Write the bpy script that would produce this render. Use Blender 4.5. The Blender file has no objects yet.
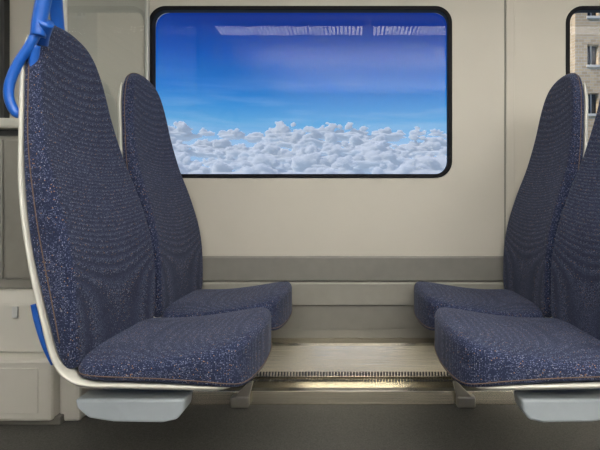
import bpy, bmesh, math, random
from mathutils import Vector, Matrix, noise
random.seed(21)
sc = bpy.context.scene
try:
    sc.view_settings.view_transform = 'Standard'
    sc.view_settings.look = 'None'
except Exception: pass
COL = sc.collection
WY = 1.97      # inner face of the window-side wall

# ---------------------------------------------------------------- materials
def mat(name, col, rough=.5, metal=0., spec=.5, noise_amt=0., nscale=40., bump=0., bscale=200., sheen=0., stretch=None):
    m = bpy.data.materials.new(name); m.use_nodes = True
    nt = m.node_tree; b = nt.nodes['Principled BSDF']
    b.inputs['Base Color'].default_value = (*col, 1)
    b.inputs['Roughness'].default_value = rough
    b.inputs['Metallic'].default_value = metal
    b.inputs['Specular IOR Level'].default_value = spec
    b.inputs['Sheen Weight'].default_value = sheen
    tc = nt.nodes.new('ShaderNodeTexCoord')
    src = tc.outputs['Object']
    if stretch:
        mp = nt.nodes.new('ShaderNodeMapping'); mp.inputs['Scale'].default_value = stretch
        nt.links.new(src, mp.inputs[0]); src = mp.outputs[0]
    if noise_amt > 0:
        n = nt.nodes.new('ShaderNodeTexNoise'); n.inputs['Scale'].default_value = nscale
        n.inputs['Detail'].default_value = 6
        r = nt.nodes.new('ShaderNodeValToRGB')
        r.color_ramp.elements[0].position = .3; r.color_ramp.elements[1].position = .7
        r.color_ramp.elements[0].color = (*[c*(1-noise_amt) for c in col], 1)
        r.color_ramp.elements[1].color = (*[min(1, c*(1+noise_amt)) for c in col], 1)
        nt.links.new(src, n.inputs['Vector'])
        nt.links.new(n.outputs['Fac'], r.inputs['Fac'])
        nt.links.new(r.outputs['Color'], b.inputs['Base Color'])
    if bump > 0:
        n2 = nt.nodes.new('ShaderNodeTexNoise'); n2.inputs['Scale'].default_value = bscale
        bp = nt.nodes.new('ShaderNodeBump'); bp.inputs['Strength'].default_value = bump
        bp.inputs['Distance'].default_value = .002
        nt.links.new(src, n2.inputs['Vector'])
        nt.links.new(n2.outputs['Fac'], bp.inputs['Height'])
        nt.links.new(bp.outputs['Normal'], b.inputs['Normal'])
    return m

def fabric_mat():
    m = bpy.data.materials.new('seat_moquette'); m.use_nodes = True
    nt = m.node_tree; L = nt.links; b = nt.nodes['Principled BSDF']
    tc = nt.nodes.new('ShaderNodeTexCoord')
    v = nt.nodes.new('ShaderNodeTexVoronoi'); v.inputs['Scale'].default_value = 320
    v.inputs['Randomness'].default_value = .6
    L.new(tc.outputs['Object'], v.inputs['Vector'])
    dot = nt.nodes.new('ShaderNodeValToRGB')
    dot.color_ramp.elements[0].position = .24; dot.color_ramp.elements[0].color = (1, 1, 1, 1)
    dot.color_ramp.elements[1].position = .50; dot.color_ramp.elements[1].color = (0, 0, 0, 1)
    L.new(v.outputs['Distance'], dot.inputs['Fac'])
    sep = nt.nodes.new('ShaderNodeSeparateColor'); L.new(v.outputs['Color'], sep.inputs['Color'])
    cr = nt.nodes.new('ShaderNodeValToRGB'); cr.color_ramp.interpolation = 'CONSTANT'
    e = cr.color_ramp.elements
    e[0].position = 0; e[0].color = (.020, .029, .068, 1)
    e[1].position = .30; e[1].color = (.070, .086, .155, 1)
    x = e.new(.64); x.color = (.14, .16, .25, 1)
    x = e.new(.92); x.color = (.27, .28, .34, 1)
    x = e.new(.968); x.color = (.34, .20, .11, 1)
    L.new(sep.outputs['Red'], cr.inputs['Fac'])
    n = nt.nodes.new('ShaderNodeTexNoise'); n.inputs['Scale'].default_value = 14; n.inputs['Detail'].default_value = 4
    L.new(tc.outputs['Object'], n.inputs['Vector'])
    base = nt.nodes.new('ShaderNodeValToRGB')
    base.color_ramp.elements[0].position = .3; base.color_ramp.elements[0].color = (.011, .016, .043, 1)
    base.color_ramp.elements[1].position = .7; base.color_ramp.elements[1].color = (.017, .024, .058, 1)
    L.new(n.outputs['Fac'], base.inputs['Fac'])
    mx = nt.nodes.new('ShaderNodeMix'); mx.data_type = 'RGBA'
    L.new(dot.outputs['Color'], mx.inputs[0])
    L.new(base.outputs['Color'], mx.inputs[6]); L.new(cr.outputs['Color'], mx.inputs[7])
    L.new(mx.outputs[2], b.inputs['Base Color'])
    bp = nt.nodes.new('ShaderNodeBump'); bp.inputs['Strength'].default_value = .3; bp.inputs['Distance'].default_value = .0012
    bp.invert = True
    L.new(v.outputs['Distance'], bp.inputs['Height']); L.new(bp.outputs['Normal'], b.inputs['Normal'])
    b.inputs['Roughness'].default_value = .9
    b.inputs['Specular IOR Level'].default_value = .2
    b.inputs['Sheen Weight'].default_value = .10
    b.inputs['Sheen Tint'].default_value = (.8, .85, 1, 1)
    return m

def glass_mat(name, tint=(.96, .98, .99), f0=.04):
    """thin sheet of glass: Schlick reflectance on a single surface"""
    m = bpy.data.materials.new(name); m.use_nodes = True
    nt = m.node_tree; nt.nodes.clear(); N = nt.nodes.new; L = nt.links.new
    o = N('ShaderNodeOutputMaterial'); t = N('ShaderNodeBsdfTransparent'); g = N('ShaderNodeBsdfGlossy'); mx = N('ShaderNodeMixShader')
    geo = N('ShaderNodeNewGeometry'); dt = N('ShaderNodeVectorMath'); dt.operation = 'DOT_PRODUCT'
    L(geo.outputs['Normal'], dt.inputs[0]); L(geo.outputs['Incoming'], dt.inputs[1])
    def M(op, a, b=None):
        n = N('ShaderNodeMath'); n.operation = op
        for i, v in enumerate((a, b)):
            if v is None: continue
            if isinstance(v, (int, float)): n.inputs[i].default_value = v
            else: L(v, n.inputs[i])
        return n.outputs[0]
    c = M('ABSOLUTE', dt.outputs['Value']); k = M('SUBTRACT', 1.0, c); p = M('POWER', k, 5.0)
    f = M('ADD', M('MULTIPLY', p, 1-f0), f0)
    t.inputs['Color'].default_value = (*tint, 1); g.inputs['Roughness'].default_value = .0
    L(f, mx.inputs[0]); L(t.outputs[0], mx.inputs[1]); L(g.outputs[0], mx.inputs[2])
    L(mx.outputs[0], o.inputs[0]); return m

def emis_mat(name, col, s):
    m = bpy.data.materials.new(name); m.use_nodes = True
    b = m.node_tree.nodes['Principled BSDF']
    b.inputs['Base Color'].default_value = (.8, .8, .8, 1)
    b.inputs['Emission Color'].default_value = (*col, 1); b.inputs['Emission Strength'].default_value = s
    return m

M_wall = mat('wall_laminate', (.51, .48, .415), .5, noise_amt=.03, nscale=3, bump=.05, bscale=400)
M_dado = mat('dado_grey', (.195, .187, .165), .5, noise_amt=.05, nscale=20)
M_dado2 = mat('dado_grey_light', (.26, .248, .218), .45, noise_amt=.05, nscale=20)
M_ceil = mat('ceiling_white', (.78, .77, .74), .6, noise_amt=.02)
M_shell = mat('seat_shell_plastic', (.54, .53, .475), .4, noise_amt=.03, nscale=15)
M_pod = mat('bracket_grey', (.33, .37, .40), .4, noise_amt=.03)
M_fab = fabric_mat()
M_pipe = mat('seam_thread', (.13, .085, .06), .8)
M_blue = mat('grab_blue', (.012, .11, .50), .28, noise_amt=.04, nscale=10)
M_rub = mat('window_rubber', (.006, .006, .008), .6, spec=.15)
M_cream = mat('cream_panel', (.62, .60, .54), .45, noise_amt=.03, nscale=5)
M_dark = mat('dark_gap', (.03, .03, .03), .6)
M_alu = mat('brushed_aluminium', (.74, .69, .57), .27, metal=1, noise_amt=.10, nscale=5, bump=.2, bscale=5, stretch=(1, 60, 60))
M_steel = mat('steel_bracket', (.45, .43, .38), .35, metal=.8)
M_floor = mat('floor_vinyl', (.070, .069, .062), .6, noise_amt=.45, nscale=260, bump=.2, bscale=300)
M_glass = glass_mat('window_glass', f0=.022)
M_glass2 = glass_mat('screen_glass', (.80, .85, .86), .09)
M_lamp = emis_mat('lamp_diffuser', (1, .95, .86), 11)
M_white = mat('white_louvre', (.7, .7, .68), .5)

# ---------------------------------------------------------------- helpers
def mk(name, verts, faces, m, parent=None, smooth=False, loc=None, bevel=0, segs=2, recalc=True):
    me = bpy.data.meshes.new(name); me.from_pydata([tuple(v) for v in verts], [], faces); me.update()
    if recalc:
        bm = bmesh.new(); bm.from_mesh(me); bmesh.ops.recalc_face_normals(bm, faces=bm.faces)
        bm.to_mesh(me); bm.free()
    o = bpy.data.objects.new(name, me); COL.objects.link(o); me.materials.append(m)
    if smooth:
        for p in me.polygons: p.use_smooth = True
    if loc: o.location = loc
    if bevel:
        b = o.modifiers.new('b', 'BEVEL'); b.width = bevel; b.segments = segs; b.limit_method = 'ANGLE'
    if parent: o.parent = parent
    return o

def box(name, x0, x1, y0, y1, z0, z1, m, parent=None, bevel=0.003):
    cx, cy, cz = (x0+x1)/2, (y0+y1)/2, (z0+z1)/2
    v = [(x-cx, y-cy, z-cz) for x in (x0, x1) for y in (y0, y1) for z in (z0, z1)]
    f = [(0, 1, 3, 2), (4, 6, 7, 5), (0, 4, 5, 1), (2, 3, 7, 6), (0, 2, 6, 4), (1, 5, 7, 3)]
    p = parent.location if parent else Vector((0, 0, 0))
    return mk(name, v, f, m, parent, loc=(cx-p.x, cy-p.y, cz-p.z), bevel=bevel)

def empty(name, loc=(0, 0, 0)):
    e = bpy.data.objects.new(name, None); e.location = loc; e.empty_display_size = .1; COL.objects.link(e); return e

def catmull(pts, sub=6, closed=False):
    P = [Vector(p) for p in pts]; n = len(P); out = []
    rng = n if closed else n-1
    for i in range(rng):
        if closed: a, b, c, d = P[(i-1) % n], P[i], P[(i+1) % n], P[(i+2) % n]
        else: a, b, c, d = P[max(i-1, 0)], P[i], P[i+1], P[min(i+2, n-1)]
        for k in range(sub):
            t = k/sub
            out.append(.5*((2*b)+(c-a)*t+(2*a-5*b+4*c-d)*t*t+(3*b-a-3*c+d)*t**3))
    if not closed: out.append(P[-1])
    return out

def curvefn(pairs):
    d = catmull([(a, b, 0) for a, b in pairs], 10)
    def f(x):
        if x <= d[0].x: return d[0].y
        for i in range(len(d)-1):
            if x <= d[i+1].x:
                w = d[i+1].x-d[i].x
                return d[i].y+(d[i+1].y-d[i].y)*((x-d[i].x)/w if w > 1e-9 else 0)
        return d[-1].y
    return f

def tube(name, pts, r, m, parent=None, sub=6, closed=False, n=12):
    P = catmull(pts, sub, closed) if sub else [Vector(p) for p in pts]
    vs, fs = [], []; N = len(P); prev = None
    for i, p in enumerate(P):
        if closed: t = P[(i+1) % N]-P[i-1]
        else: t = P[min(i+1, N-1)]-P[max(i-1, 0)]
        t.normalize()
        if prev is None:
            a = Vector((0, 1, 0)) if abs(t.y) < .9 else Vector((1, 0, 0))
        else: a = prev
        u = (a-t*a.dot(t)).normalized(); prev = u; w = t.cross(u)
        for k in range(n):
            an = 2*math.pi*k/n; vs.append(p+(u*math.cos(an)+w*math.sin(an))*r)
    for i in range(N if closed else N-1):
        for k in range(n):
            j = (i+1) % N; fs.append((i*n+k, i*n+(k+1) % n, j*n+(k+1) % n, j*n+k))
    if not closed:
        fs.append(tuple(range(n))[::-1]); fs.append(tuple(range((N-1)*n, N*n)))
    return mk(name, vs, fs, m, parent, smooth=True)

def pillow(outline, c, top, bot, Rt, Rb, place, inner=14, ed=7):
    n = len(outline); vs = []; fs = []
    rings = []
    def inset(p, d):
        dx, dy = p[0]-c[0], p[1]-c[1]; L = math.hypot(dx, dy); k = max(0, 1-d/L)
        return (c[0]+dx*k, c[1]+dy*k)
    def addring(fn):
        s = len(vs)
        for p in outline: vs.append(fn(p))
        rings.append(s)
    for i in range(1, inner+1):
        f = i/inner
        def fn(p, f=f):
            q = inset(p, Rt); q = (c[0]+(q[0]-c[0])*f, c[1]+(q[1]-c[1])*f)
            return place(q[0], q[1], top(*q))
        addring(fn)
    for i in range(1, ed+1):
        t = math.pi/2*i/ed
        def fn(p, t=t):
            q = inset(p, Rt*(1-math.sin(t))); return place(q[0], q[1], top(*q)-Rt*(1-math.cos(t)))
        addring(fn)
    for i in range(0, ed+1):
        t = math.pi/2*i/ed
        def fn(p, t=t):
            q = inset(p, Rb*(1-math.cos(t))); return place(q[0], q[1], bot(*q)+Rb*(1-math.sin(t)))
        addring(fn)
    for f in (.66, .33):
        def fn(p, f=f):
            q = inset(p, Rb); q = (c[0]+(q[0]-c[0])*f, c[1]+(q[1]-c[1])*f)
            return place(q[0], q[1], bot(*q))
        addring(fn)
    for a, b in zip(rings[:-1], rings[1:]):
        for k in range(n):
            fs.append((a+k, a+(k+1) % n, b+(k+1) % n, b+k))
    ct = len(vs); vs.append(place(c[0], c[1], top(*c))); cb = len(vs); vs.append(place(c[0], c[1], bot(*c)))
    for k in range(n):
        fs.append((ct, rings[0]+(k+1) % n, rings[0]+k)); fs.append((cb, rings[-1]+k, rings[-1]+(k+1) % n))
    return vs, fs

def rrect(x0, x1, z0, z1, r, n=8):
    pts = []
    for cx, cz, a0 in ((x1-r, z1-r, 0), (x0+r, z1-r, 90), (x0+r, z0+r, 180), (x1-r, z0+r, 270)):
        for k in range(n+1):
            a = math.radians(a0+90*k/n); pts.append((cx+r*math.cos(a), cz+r*math.sin(a)))
    return pts

def plate(name, loops, y0, y1, m, parent=None, bevel=0):
    cu = bpy.data.curves.new(name, 'CURVE'); cu.dimensions = '2D'; cu.fill_mode = 'BOTH'
    cu.extrude = abs(y1-y0)/2-bevel; cu.bevel_depth = bevel
    for lp in loops:
        s = cu.splines.new('POLY'); s.points.add(len(lp)-1)
        for p, q in zip(s.points, lp): p.co = (q[0], q[1], 0, 1)
        s.use_cyclic_u = True
    o = bpy.data.objects.new(name, cu); COL.objects.link(o)
    o.rotation_euler = (math.pi/2, 0, 0); o.location = (0, (y0+y1)/2, 0)
    bpy.context.view_layer.update()
    dg = bpy.context.evaluated_depsgraph_get()
    me = bpy.data.meshes.new_from_object(o.evaluated_get(dg)); me.transform(o.matrix_world)
    bpy.data.objects.remove(o)
    me.materials.clear(); me.materials.append(m)
    no = bpy.data.objects.new(name, me); COL.objects.link(no)
    if parent:
        no.parent = parent
        me.transform(Matrix.Translation(-Vector(parent.location)))
    return no

def profile(name, prof, x0, x1, m, parent=None, bevel=.002):
    n = len(prof); p0 = parent.location if parent else Vector((0, 0, 0))
    vs = [(x0-p0.x, p[0]-p0.y, p[1]-p0.z) for p in prof]+[(x1-p0.x, p[0]-p0.y, p[1]-p0.z) for p in prof]
    fs = [tuple(range(n)), tuple(range(n, 2*n))[::-1]]+[(i, (i+1) % n, n+(i+1) % n, n+i) for i in range(n)]
    return mk(name, vs, fs, m, parent, bevel=bevel)

# ---------------------------------------------------------------- seats
xf = curvefn([(.38, .640), (.50, .640), (.60, .643), (.70, .658), (.82, .692), (.93, .728), (1.05, .753), (1.15, .766), (1.22, .775), (1.30, .79)])
xr = curvefn([(.38, .665), (.40, .670), (.52, .700), (.68, .738), (.82, .760), (.92, .775), (1.05, .793), (1.15, .806), (1.22, .814), (1.30, .824)])
half = [(0, .40), (.17, .40), (.210, .425), (.217, .52), (.217, .70), (.210, .82), (.192, .94), (.168, 1.05), (.150, 1.13), (.130, 1.19), (.104, 1.235), (.066, 1.262), (0, 1.274)]
ctrl = half+[(-a, b) for a, b in half[-2:0:-1]]
back_outline = [(p.x, p.y) for p in catmull([(a, b, 0) for a, b in ctrl], 5, True)]
ztop = curvefn([(-.68, .434), (-.58, .432), (-.5, .436), (-.42, .446), (-.34, .459), (-.28, .467), (-.22, .468)])
zbot = curvefn([(-.68, .386), (-.5, .382), (-.36, .374), (-.30, .364), (-.26, .350), (-.22, .346)])

def train_seat(sx, yc):
    """sx=+1 : seat standing at negative x facing +X ; sx=-1 mirrored"""
    E = empty('train_seat', (-sx*.52, yc, 0)); ox = .52
    pl = lambda x, y, z: (sx*(x+ox), y, z)
    a, b, cx = .213, .221, -.452
    out = []
    for k in range(112):
        t = 2*math.pi*k/112; c, s = math.cos(t), math.sin(t); nn = 6
        r = (abs(c/a)**nn+abs(s/b)**nn)**(-1/nn); x, y = cx+r*c, r*s
        if c > 0: x -= .034*(y/b)**2*(c)
        out.append((x, y))
    tf = lambda x, y: ztop(x)-.016*(abs(y)/b)**4
    bf = lambda x, y: zbot(x)
    vs, fs = pillow(out, (cx, 0), tf, bf, .022, .010, lambda p, q, h: pl(p, q, h))
    mk('seat_cushion', vs, fs, M_fab, E, smooth=True)
    sp = [pl(cx+(p[0]-cx)*1.003, p[1]*1.003, bf(*p)+.012) for p in out]
    tube('cushion_seam', sp, .0012, M_pipe, E, sub=0, closed=True, n=6)
    tf = lambda y, s: -xf(s)-.006*(1-min(1, (y/.2)**2))
    bf = lambda y, s: -xr(s)
    vs, fs = pillow(back_outline, (0, .80), tf, bf, .020, .008, lambda y, s, h: pl(h, y, s), inner=22)
    mk('backrest_cushion', vs, fs, M_fab, E, smooth=True)
    bp = [(y, s) for y, s in back_outline if s > .47]
    sp = [pl(-(xf(s)*.30+xr(s)*.70), y*1.004, .8+(s-.8)*1.003) for y, s in bp]
    tube('backrest_seam', sp, .0012, M_pipe, E, sub=0, n=6)
    path = [(.830, 1.215, .118), (.823, 1.15, .146), (.812, 1.07, .166), (.797, .96, .190), (.782, .85, .212), (.764, .74, .225), (.741, .62, .229),
            (.718, .52, .229), (.697, .44, .229), (.668, .392, .229), (.62, .368, .228), (.54, .364, .226), (.42, .360, .222), (.33, .354, .212), (.292, .350, .195)]
    P = catmull(path, 5); vs, fs = [], []; n = 32
    for i, p in enumerate(P):
        t = (P[min(i+1, len(P)-1)]-P[max(i-1, 0)]); t = Vector((-t.x, t.y)); t.normalize()
        nrm = Vector((-t.y, t.x))
        if nrm.x < 0 and p.y > .45: nrm = -nrm
        if p.y <= .45 and nrm.y < 0: nrm = -nrm
        endt = min(1, i/4, (len(P)-1-i)/4)
        th = .012*math.sqrt(max(.05, endt))
        for k in range(n):
            an = 2*math.pi*k/n; c, s = math.cos(an), math.sin(an)
            u = math.copysign(abs(c)**.45, c); v = math.copysign(abs(s)**.8, s)*th + .012*abs(u)**8
            q = Vector((-p.x, p.y))+nrm*v
            vs.append(pl(q.x, u*p.z, q.y))
    for i in range(len(P)-1):
        for k in range(n): fs.append((i*n+k, i*n+(k+1) % n, (i+1)*n+(k+1) % n, (i+1)*n+k))
    fs.append(tuple(range(n))); fs.append(tuple(range((len(P)-1)*n, len(P)*n)))
    mk('seat_shell', vs, fs, M_shell, E, smooth=True)
    bpth = [(-.750, .555), (-.743, .52), (-.733, .485), (-.720, .45), (-.702, .415)]
    tube('rear_blue_trim', [pl(x, -.190, z) for x, z in bpth], .0085, M_blue, E)
    return E

for sx in (1, -1):
    for yc in (1.25, 1.71):
        train_seat(sx, yc)

# cantilever seat supports
def support(sx):
    E = empty('seat_support_beam', (sx*.51, 1.5, 0))
    prof = [(-.117, .334), (-.113, .305), (-.098, .286), (-.065, .279), (.05, .281), (.108, .290), (.135, .313), (.140, .334)]
    def ext(name, y0, y1, m, sh=1.0, zo=0, bev=.006):
        vs = [(sx*x*sh, y-1.5, z+zo) for y in (y0, y1) for x, z in prof]
        n = len(prof)
        fs = [tuple(range(n)), tuple(range(n, 2*n))[::-1]]+[(i, (i+1) % n, n+(i+1) % n, n+i) for i in range(n)]
        mk(name, vs, fs, m, E, bevel=bev, segs=3)
    ext('end_cap', 1.05, 1.11, M_pod)
    ext('beam', 1.11, 1.948, M_pod, .8, .004)
    for yc in (1.25, 1.71):
        x0, x1 = sorted((sx*.60, sx*.42))
        box('seat_mount', x0, x1, yc-.12, yc+.12, .334, .350, M_steel, E)
    box('side_arm', *sorted((sx*.362, sx*.40)), 1.50, 1.945, .30, .33, M_pod, E)
    box('arm_bracket', *sorted((sx*.31, sx*.37)), 1.86, 1.945, .275, .33, M_pod, E, .004)
support(-1); support(1)
for sx in (-1, 1):
    E = empty('floor_bracket', (sx*.43, 1.77, 0))
    box('foot', *sorted((sx*.40, sx*.47)), 1.722, 1.757, 0.002, .045, M_steel, E, .006)
    vs = [(sx*a-sx*.43, y-1.77, z) for y in (1.728, 1.745) for a, z in ((.46, .04), (.40, .04), (.385, .10), (.40, .10))]
    mk('gusset', vs, [(0, 1, 2, 3), (7, 6, 5, 4), (0, 1, 5, 4), (1, 2, 6, 5), (2, 3, 7, 6), (3, 0, 4, 7)], M_steel, E, bevel=.003)

def grab(sx):
    E = empty('grab_handle', (sx*.78, 1.1, 1.15))
    p = lambda x, y, z: (sx*x-sx*.78, y-1.1, z-1.15)
    tube('upper_bar', [p(.770, 1.10, 1.20), p(.766, 1.10, 1.24), p(.754, 1.10, 1.30), p(.750, 1.11, 1.345), p(.765, 1.14, 1.375), p(.79, 1.19, 1.365), p(.81, 1.23, 1.31), p(.818, 1.25, 1.25), p(.822, 1.255, 1.20)], .0165, M_blue, E)
    tube('handle_loop', [p(.770, 1.10, 1.215), p(.787, 1.095, 1.175), p(.812, 1.09, 1.13), p(.828, 1.085, 1.08), p(.828, 1.085, 1.04), p(.812, 1.09, 1.008), p(.797, 1.10, 1.03), p(.795, 1.105, 1.07), p(.790, 1.11, 1.12), p(.78, 1.105, 1.18)], .011, M_blue, E)
    tube('clamp', [p(.75, 1.10, 1.235), p(.775, 1.12, 1.21), p(.80, 1.15, 1.19)], .018, M_blue, E)
grab(-1); grab(1)

# ---------------------------------------------------------------- shell of the carriage
W1 = (-.885, .425, .905, 1.64); W2 = (.94, 2.25, .905, 1.64)
outer = [(-3.2, -.1), (3.2, -.1), (3.2, 2.2), (-3.2, 2.2)]
plate('wall_window_side', [outer, rrect(*W1, .065), rrect(*W2, .065)], WY, WY+.05, M_wall)
B1 = (-2.4, -1.0, .9, 1.7); B2 = (-.7, .7, .9, 1.7); B3 = (1.0, 2.4, .9, 1.7)
plate('wall_aisle_side', [outer, rrect(*B1, .065), rrect(*B2, .065), rrect(*B3, .065)], -1.57, -1.5, M_wall)
box('wall_left', -3.27, -3.2, -1.5, WY, 0, 2.1, M_wall, None, 0)
box('wall_right', 3.2, 3.27, -1.5, WY, 0, 2.1, M_wall, None, 0)
box('floor', -3.2, 3.2, -1.5, WY, -.05, 0, M_floor, None, 0)
box('ceiling', -3.2, 3.2, -1.5, WY, 2.1, 2.15, M_ceil, None, 0)

def window(i, W):
    x0, x1, z0, z1 = W
    E = empty('window_%d' % i, ((x0+x1)/2, WY, (z0+z1)/2))
    g = .007
    plate('rubber_gasket', [rrect(x0-.007, x1+.007, z0-.007, z1+.007, .072), rrect(x0+g, x1-g, z0+g, z1-g, .058)], WY-.004, WY+.03, M_rub, E, .002)
    lp = rrect(x0+.004, x1-.004, z0+.004, z1-.004, .06)
    l = E.location
    mk('pane', [(a-l.x, .026, z-l.z) for a, z in lp], [tuple(range(len(lp)))], M_glass, E, recalc=False)
window(1, W1); window(2, W2)

box('trim_1', .668, .706, WY-.008, WY, .553, 2.1, M_wall, None, .003)
box('trim_2', .662, .668, WY-.001, WY+.001, .553, 2.1, M_dado, None, 0)

profile('trim_3', [(WY, .556), (WY-.012, .556), (WY-.016, .548), (WY-.016, .452), (WY-.012, .446), (WY, .446)], -.87, 3.2, M_dado)
profile('trim_4', [(WY, .444), (WY-.020, .444), (WY-.024, .438), (WY-.024, .345), (WY, .345)], -.87, 3.2, M_dado2)
profile('trim_5', [(WY, .343), (WY-.014, .343), (WY-.014, .238), (WY, .238)], -.87, 3.2, M_dado)
H = empty('heater_housing', (0, 0, 0))
profile('slanted_cover', [(WY, .200), (1.905, .196), (1.895, .186), (1.862, .068), (WY, .064)], -.87, 3.2, M_alu, H)
profile('gap_above', [(WY, .238), (1.957, .238), (1.957, .200), (WY, .200)], -.87, 3.2, M_dado, H, 0)
profile('lower_step', [(WY, .064), (1.86, .064), (1.775, .060), (1.762, .052), (1.757, .0), (WY, .0)], -.87, 3.2, M_alu, H)
vs, fs = [], []; x = -.85
while x < 1.6:
    b = len(vs)
    for dx, t in ((0, 0), (.008, 0), (.008, 1), (0, 1)):
        z = .071+.017*t; y = 1.862+(z-.068)/.118*.033-.001
        vs.append((x+dx, y, z))
    fs.append((b, b+1, b+2, b+3)); x += .0125
mk('vent_grille', vs, fs, M_dark, H)
vs, fs = [], []; x = -.85
while x < 1.6:
    b = len(vs)
    for k in range(8):
        a = 2*math.pi*k/8; yy = 1.836+.012*math.sin(a)
        vs.append((x+.0045*math.cos(a), yy, .0642+(yy-1.86)*.047+.0008))
    fs.append(tuple(range(b, b+8))); x += .0125
mk('vent_slots', vs, fs, M_dark, H)

# ---------------------------------------------------------------- draught screen behind left seats
P = empty('glass_draught_screen', (-.895, 1.67, 0))
box('lower_panel', -.905, -.885, 1.83, WY-.002, 0, .60, M_cream, P, .003)
box('mid_panel', -.905, -.885, 1.39, WY-.002, .60, .99, M_cream, P, .003)
box('cap_rail', -.915, -.877, 1.375, WY-.002, .985, 1.01, M_cream, P, .005)
l = P.location
mk('pane', [(0, y-l.y, z) for y, z in ((1.395, 1.01), (WY-.008, 1.01), (WY-.008, 2.0), (1.395, 2.0))], [(0, 1, 2, 3)], M_glass2, P)
box('edge_post', -.907, -.883, 1.372, 1.396, .60, 2.098, M_shell, P, .006)
box('wall_channel', -.903, -.888, WY-.022, WY-.001, 1.01, 2.0, M_shell, P, .003)
box('head_rail', -.907, -.883, 1.39, WY-.002, 2.0, 2.098, M_shell, P, .004)

C = empty('vestibule_cabinet', (-1.45, 1.8, 0))
box('upper_body', -1.95, -1.14, 1.72, WY-.002, .46, 1.07, M_dado2, C, .006)
box('counter_top', -1.97, -1.12, 1.69, WY-.002, 1.07, 1.11, M_shell, C, .01)
box('counter_dark_seam', -1.95, -1.135, 1.715, 1.75, 1.045, 1.068, M_dark, C, 0)  # dark strip along the seam under the counter top
box('door_left', -1.60, -1.335, 1.712, 1.722, .50, 1.03, M_dado2, C, .004)
box('door_right', -1.325, -1.15, 1.712, 1.722, .50, 1.03, M_dado2, C, .004)
profile('mid_housing', [(WY-.002, .24), (1.64, .24), (1.66, .42), (1.70, .46), (WY-.002, .46)], -1.95, -1.08, M_cream, C, .01)
box('plinth_housing', -1.95, -1.06, 1.58, WY-.002, .02, .24, M_cream, C, .012)
box('plinth_panel', -1.5, -1.105, 1.577, 1.582, .05, .21, M_cream, C, .002)
box('plinth_foot', -1.95, -1.04, 1.60, WY-.002, 0, .03, M_dado, C, .003)
box('plinth_cap', -1.06, -.985, 1.62, WY-.002, 0, .19, M_cream, C, .012)
box('label', -1.245, -1.225, 1.642, 1.648, .37, .41, M_white, C, 0)
D = empty('door_1', (-1.9, WY, 1))
box('door_leaf', -2.7, -1.52, WY-.03, WY-.002, .0+1.12, 2.08, M_dado2, D, .004)
box('door_seal', -1.52, -1.50, WY-.035, WY-.002, 1.12, 2.08, M_dark, D, .003)

# ---------------------------------------------------------------- ceiling lights with louvres
Lt = empty('ceiling_light', (0, .58, 2.1))
segsX = [(-3.1, -1.75), (-1.03, .07), (.15, 1.30), (1.38, 2.55)]
for a, b in segsX:
    box('diffuser', a, b, .48, .68, 2.088, 2.094, M_lamp, Lt, 0)
    box('rail_front', a-.015, b+.015, .468, .48, 2.078, 2.098, M_white, Lt, 0)
    box('rail_back', a-.015, b+.015, .68, .692, 2.078, 2.098, M_white, Lt, 0)
    vs, fs = [], []; x = a
    while x <= b+.001:
        i = len(vs)
        for xx in (x-.005, x+.005):
            for y in (.48, .68):
                for z in (2.085, 2.088): vs.append((xx, y-.58, z-2.1))
        fs += [(i, i+1, i+3, i+2), (i+4, i+6, i+7, i+5), (i, i+4, i+5, i+1), (i+2, i+3, i+7, i+6), (i, i+2, i+6, i+4), (i+1, i+5, i+7, i+3)]
        x += .030
    mk('louvre_slats', vs, fs, M_white, Lt)

def area(name, loc, rot, sx, sy, e, col):
    l = bpy.data.lights.new(name, 'AREA'); l.shape = 'RECTANGLE'; l.size = sx; l.size_y = sy; l.energy = e; l.color = col
    o = bpy.data.objects.new(name, l); o.location = loc; o.rotation_euler = rot; COL.objects.link(o); return o
# added fill lights without fixtures, aimed up to bounce off the white ceiling
area('added_bounce_fill', (.75, -.2, 1.72), (math.pi, 0, 0), 3.2, .4, 92, (1, .972, .93))
area('added_bounce_fill', (.75, -1.1, 1.72), (math.pi, 0, 0), 3.2, .4, 76, (1, .972, .93))

sun = bpy.data.lights.new('sun', 'SUN'); sun.energy = 5.2; sun.angle = .03; sun.color = (1, .97, .92)
so = bpy.data.objects.new('sun', sun); COL.objects.link(so)
so.rotation_euler = Vector((.72, .30, -.60)).to_track_quat('-Z', 'Y').to_euler(); so.location = (0, -5, 10)

# ---------------------------------------------------------------- world
w = bpy.data.worlds.new('sky'); sc.world = w; w.use_nodes = True
nt = w.node_tree; bg = nt.nodes['Background']
tc = nt.nodes.new('ShaderNodeTexCoord'); sp = nt.nodes.new('ShaderNodeSeparateXYZ'); r = nt.nodes.new('ShaderNodeValToRGB')
nt.links.new(tc.outputs['Generated'], sp.inputs[0]); nt.links.new(sp.outputs['Z'], r.inputs[0])
e = r.color_ramp.elements
e[0].position = 0; e[0].color = (.36, .52, .76, 1)
e[1].position = 1; e[1].color = (.02, .04, .26, 1)
for p, c in ((.12, (.33, .54, .82)), (.165, (.13, .40, .74)), (.20, (.050, .28, .68)), (.235, (.014, .18, .60)), (.30, (.003, .085, .43)), (.36, (.008, .036, .26)), (.42, (.014, .026, .19))):
    q = e.new(p); q.color = (*c, 1)
mp = nt.nodes.new('ShaderNodeMapping'); mp.inputs['Scale'].default_value = (3, 3, 26)
nz = nt.nodes.new('ShaderNodeTexNoise'); nz.inputs['Scale'].default_value = 1.6; nz.inputs['Detail'].default_value = 7
hr = nt.nodes.new('ShaderNodeValToRGB'); hr.color_ramp.elements[0].position = .48; hr.color_ramp.elements[1].position = .80
hr.color_ramp.elements[0].color = (0, 0, 0, 1); hr.color_ramp.elements[1].color = (.5, .5, .5, 1)
hm = nt.nodes.new('ShaderNodeValToRGB'); he = hm.color_ramp.elements
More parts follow.
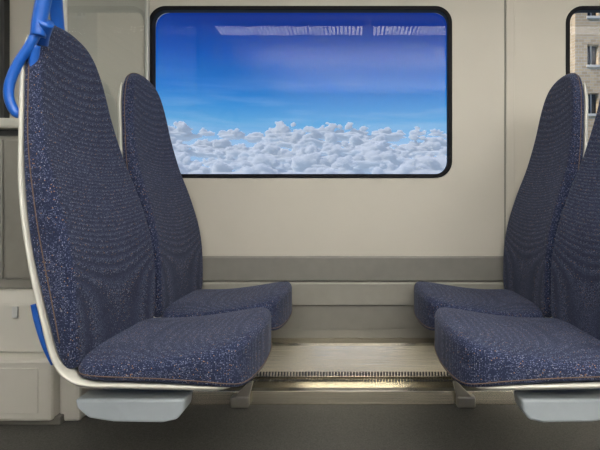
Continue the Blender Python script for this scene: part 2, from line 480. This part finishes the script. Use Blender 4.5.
he[0].position = .10; he[0].color = (1, 1, 1, 1); he[1].position = .27; he[1].color = (0, 0, 0, 1)
ml = nt.nodes.new('ShaderNodeMath'); ml.operation = 'MULTIPLY'
mx = nt.nodes.new('ShaderNodeMix'); mx.data_type = 'RGBA'; mx.inputs[7].default_value = (.62, .76, .92, 1)
nt.links.new(tc.outputs['Generated'], mp.inputs[0]); nt.links.new(mp.outputs[0], nz.inputs['Vector'])
nt.links.new(nz.outputs['Fac'], hr.inputs[0]); nt.links.new(sp.outputs['Z'], hm.inputs[0])
nt.links.new(hr.outputs[0], ml.inputs[0]); nt.links.new(hm.outputs[0], ml.inputs[1])
nt.links.new(ml.outputs[0], mx.inputs[0]); nt.links.new(r.outputs[0], mx.inputs[6]); nt.links.new(mx.outputs[2], bg.inputs[0])
bg.inputs[1].default_value = 1.0

# ---------------------------------------------------------------- clouds (misty bodies far outside, with added glow)
bm = bmesh.new(); bmesh.ops.create_icosphere(bm, subdivisions=3, radius=1); bm.verts.ensure_lookup_table()
tv = [v.co.copy() for v in bm.verts]; tf_ = [tuple(v.index for v in f.verts) for f in bm.faces]; bm.free()
V, F = [], []
def puff(c, R, sx=1.2, sz=.9):
    b0 = len(V); sd = Vector((random.random()*50, random.random()*50, random.random()*50))
    for v in tv:
        d = noise.noise(v*1.3+sd)*.6+noise.noise(v*3.1+sd)*.40+noise.noise(v*6.5+sd)*.28
        q = v*(1+d)*R; V.append((c[0]+q.x*sx, c[1]+q.y, c[2]+q.z*sz))
    F.extend([(a+b0, b+b0, cc+b0) for a, b, cc in tf_])
rows = 8
for ri in range(rows):
    t = ri/(rows-1); Y = 60+115*t; k = Y/450
    px = 90+random.uniform(0, 30)
    while px < 530:
        W = random.choice((12, 18, 26, 36, 46))*(1.1-.45*t)
        hgt = noise.noise(Vector((px*.013, ri*1.9, 3)))*12
        base = 188-52*t-hgt*(.4+.3*t)
        H_ = W*random.uniform(.25, .55)
        cx, cz = (px-353)*k, .8+(200-base)*k
        puff((cx, Y, cz-W*.10*k), W*.5*k, 1.5, .32)
        for j in range(int(5+W*.24)):
            u = random.uniform(-1, 1); top = (1-u*u)**.8; hh = top*random.uniform(.1, 1)
            r_ = random.uniform(.07, .20)*W*(1-.35*abs(u))*(1.15-.45*hh)
            puff((cx+u*W*.62*k, Y-random.uniform(0, .35)*W*k, cz+hh*H_*k*.8), max(1.4, r_)*k, 1.2, .85)
        px += W*random.uniform(.85, 1.5)
me = bpy.data.meshes.new('cloud_bank'); me.from_pydata(V, [], F); me.update()
print('cloud verts', len(V))
co = bpy.data.objects.new('cloud_bank', me); COL.objects.link(co)
rm = co.modifiers.new('union', 'REMESH'); rm.mode = 'VOXEL'; rm.voxel_size = .22; rm.use_smooth_shade = True
M_cloud = bpy.data.materials.new('cloud_vapour_glow'); M_cloud.use_nodes = True
nt = M_cloud.node_tree; nt.nodes.clear()
o = nt.nodes.new('ShaderNodeOutputMaterial'); vs_ = nt.nodes.new('ShaderNodeVolumePrincipled')
vs_.inputs['Color'].default_value = (1, 1, 1, 1); vs_.inputs['Density'].default_value = 1.7; vs_.inputs['Anisotropy'].default_value = .0
vs_.inputs['Emission Strength'].default_value = .42; vs_.inputs['Emission Color'].default_value = (.58, .72, .95, 1)  # bluish self-glow added in place of scattered sky light
nt.links.new(vs_.outputs[0], o.inputs['Volume'])
me.materials.append(M_cloud)

# ---------------------------------------------------------------- brick building outside, right
def brick():
    m = bpy.data.materials.new('tan_brick'); m.use_nodes = True; nt = m.node_tree; b = nt.nodes['Principled BSDF']
    tc = nt.nodes.new('ShaderNodeTexCoord'); mp = nt.nodes.new('ShaderNodeMapping'); mp.inputs['Rotation'].default_value = (math.pi/2, 0, 0)
    br = nt.nodes.new('ShaderNodeTexBrick'); br.inputs['Scale'].default_value = 1.6
    br.inputs['Color1'].default_value = (.50, .37, .22, 1); br.inputs['Color2'].default_value = (.36, .26, .15, 1); br.inputs['Mortar'].default_value = (.45, .40, .33, 1)
    br.inputs['Mortar Size'].default_value = .02
    nt.links.new(tc.outputs['Object'], mp.inputs[0]); nt.links.new(mp.outputs[0], br.inputs['Vector']); nt.links.new(br.outputs[0], b.inputs['Base Color'])
    b.inputs['Roughness'].default_value = .9; return m
M_brick = brick(); M_stone = mat('stone_sill', (.55, .51, .44), .8)
M_pane = mat('building_glass', (.05, .06, .07), .1)
BY = 24
B = empty('brick_building', (20, BY+1, 0))
holes = []
xs = [12.5+1.75*i for i in range(8)]; zs = [.2+2.6*i for i in range(6)]
for x in xs:
    for z in zs: holes.append([(x, z), (x+.6, z), (x+.6, z+1.1), (x, z+1.1)])
plate('facade', [[(11.85, -3), (27, -3), (27, 15), (11.85, 15)]]+holes, BY, BY+.3, M_brick, B)
box('core', 11.95, 26.9, BY+.35, BY+6, -3, 14.9, M_pane, B, 0)
box('side_wall', 11.85, 11.95, BY+.3, BY+6, -3, 15, M_brick, B, 0)
box('parapet', 11.8, 27.05, BY-.07, BY+.35, 15, 15.2, M_stone, B, .01)
for x in xs:
    for z in zs:
        box('sill', x-.05, x+.65, BY-.07, BY+.2, z-.12, z, M_stone, B, 0)
        box('mullion', x+.27, x+.33, BY+.2, BY+.26, z, z+1.1, M_stone, B, 0)

# ---------------------------------------------------------------- camera
cd = bpy.data.cameras.new('camera'); cam = bpy.data.objects.new('camera', cd); COL.objects.link(cam)
cam.location = (0, 0, .8); cam.rotation_euler = (math.pi/2, 0, 0)
cd.sensor_width = 36; cd.lens = 27; cd.shift_x = -53/600; cd.shift_y = -25/600; cd.clip_start = .02; cd.clip_end = 500
sc.camera = cam
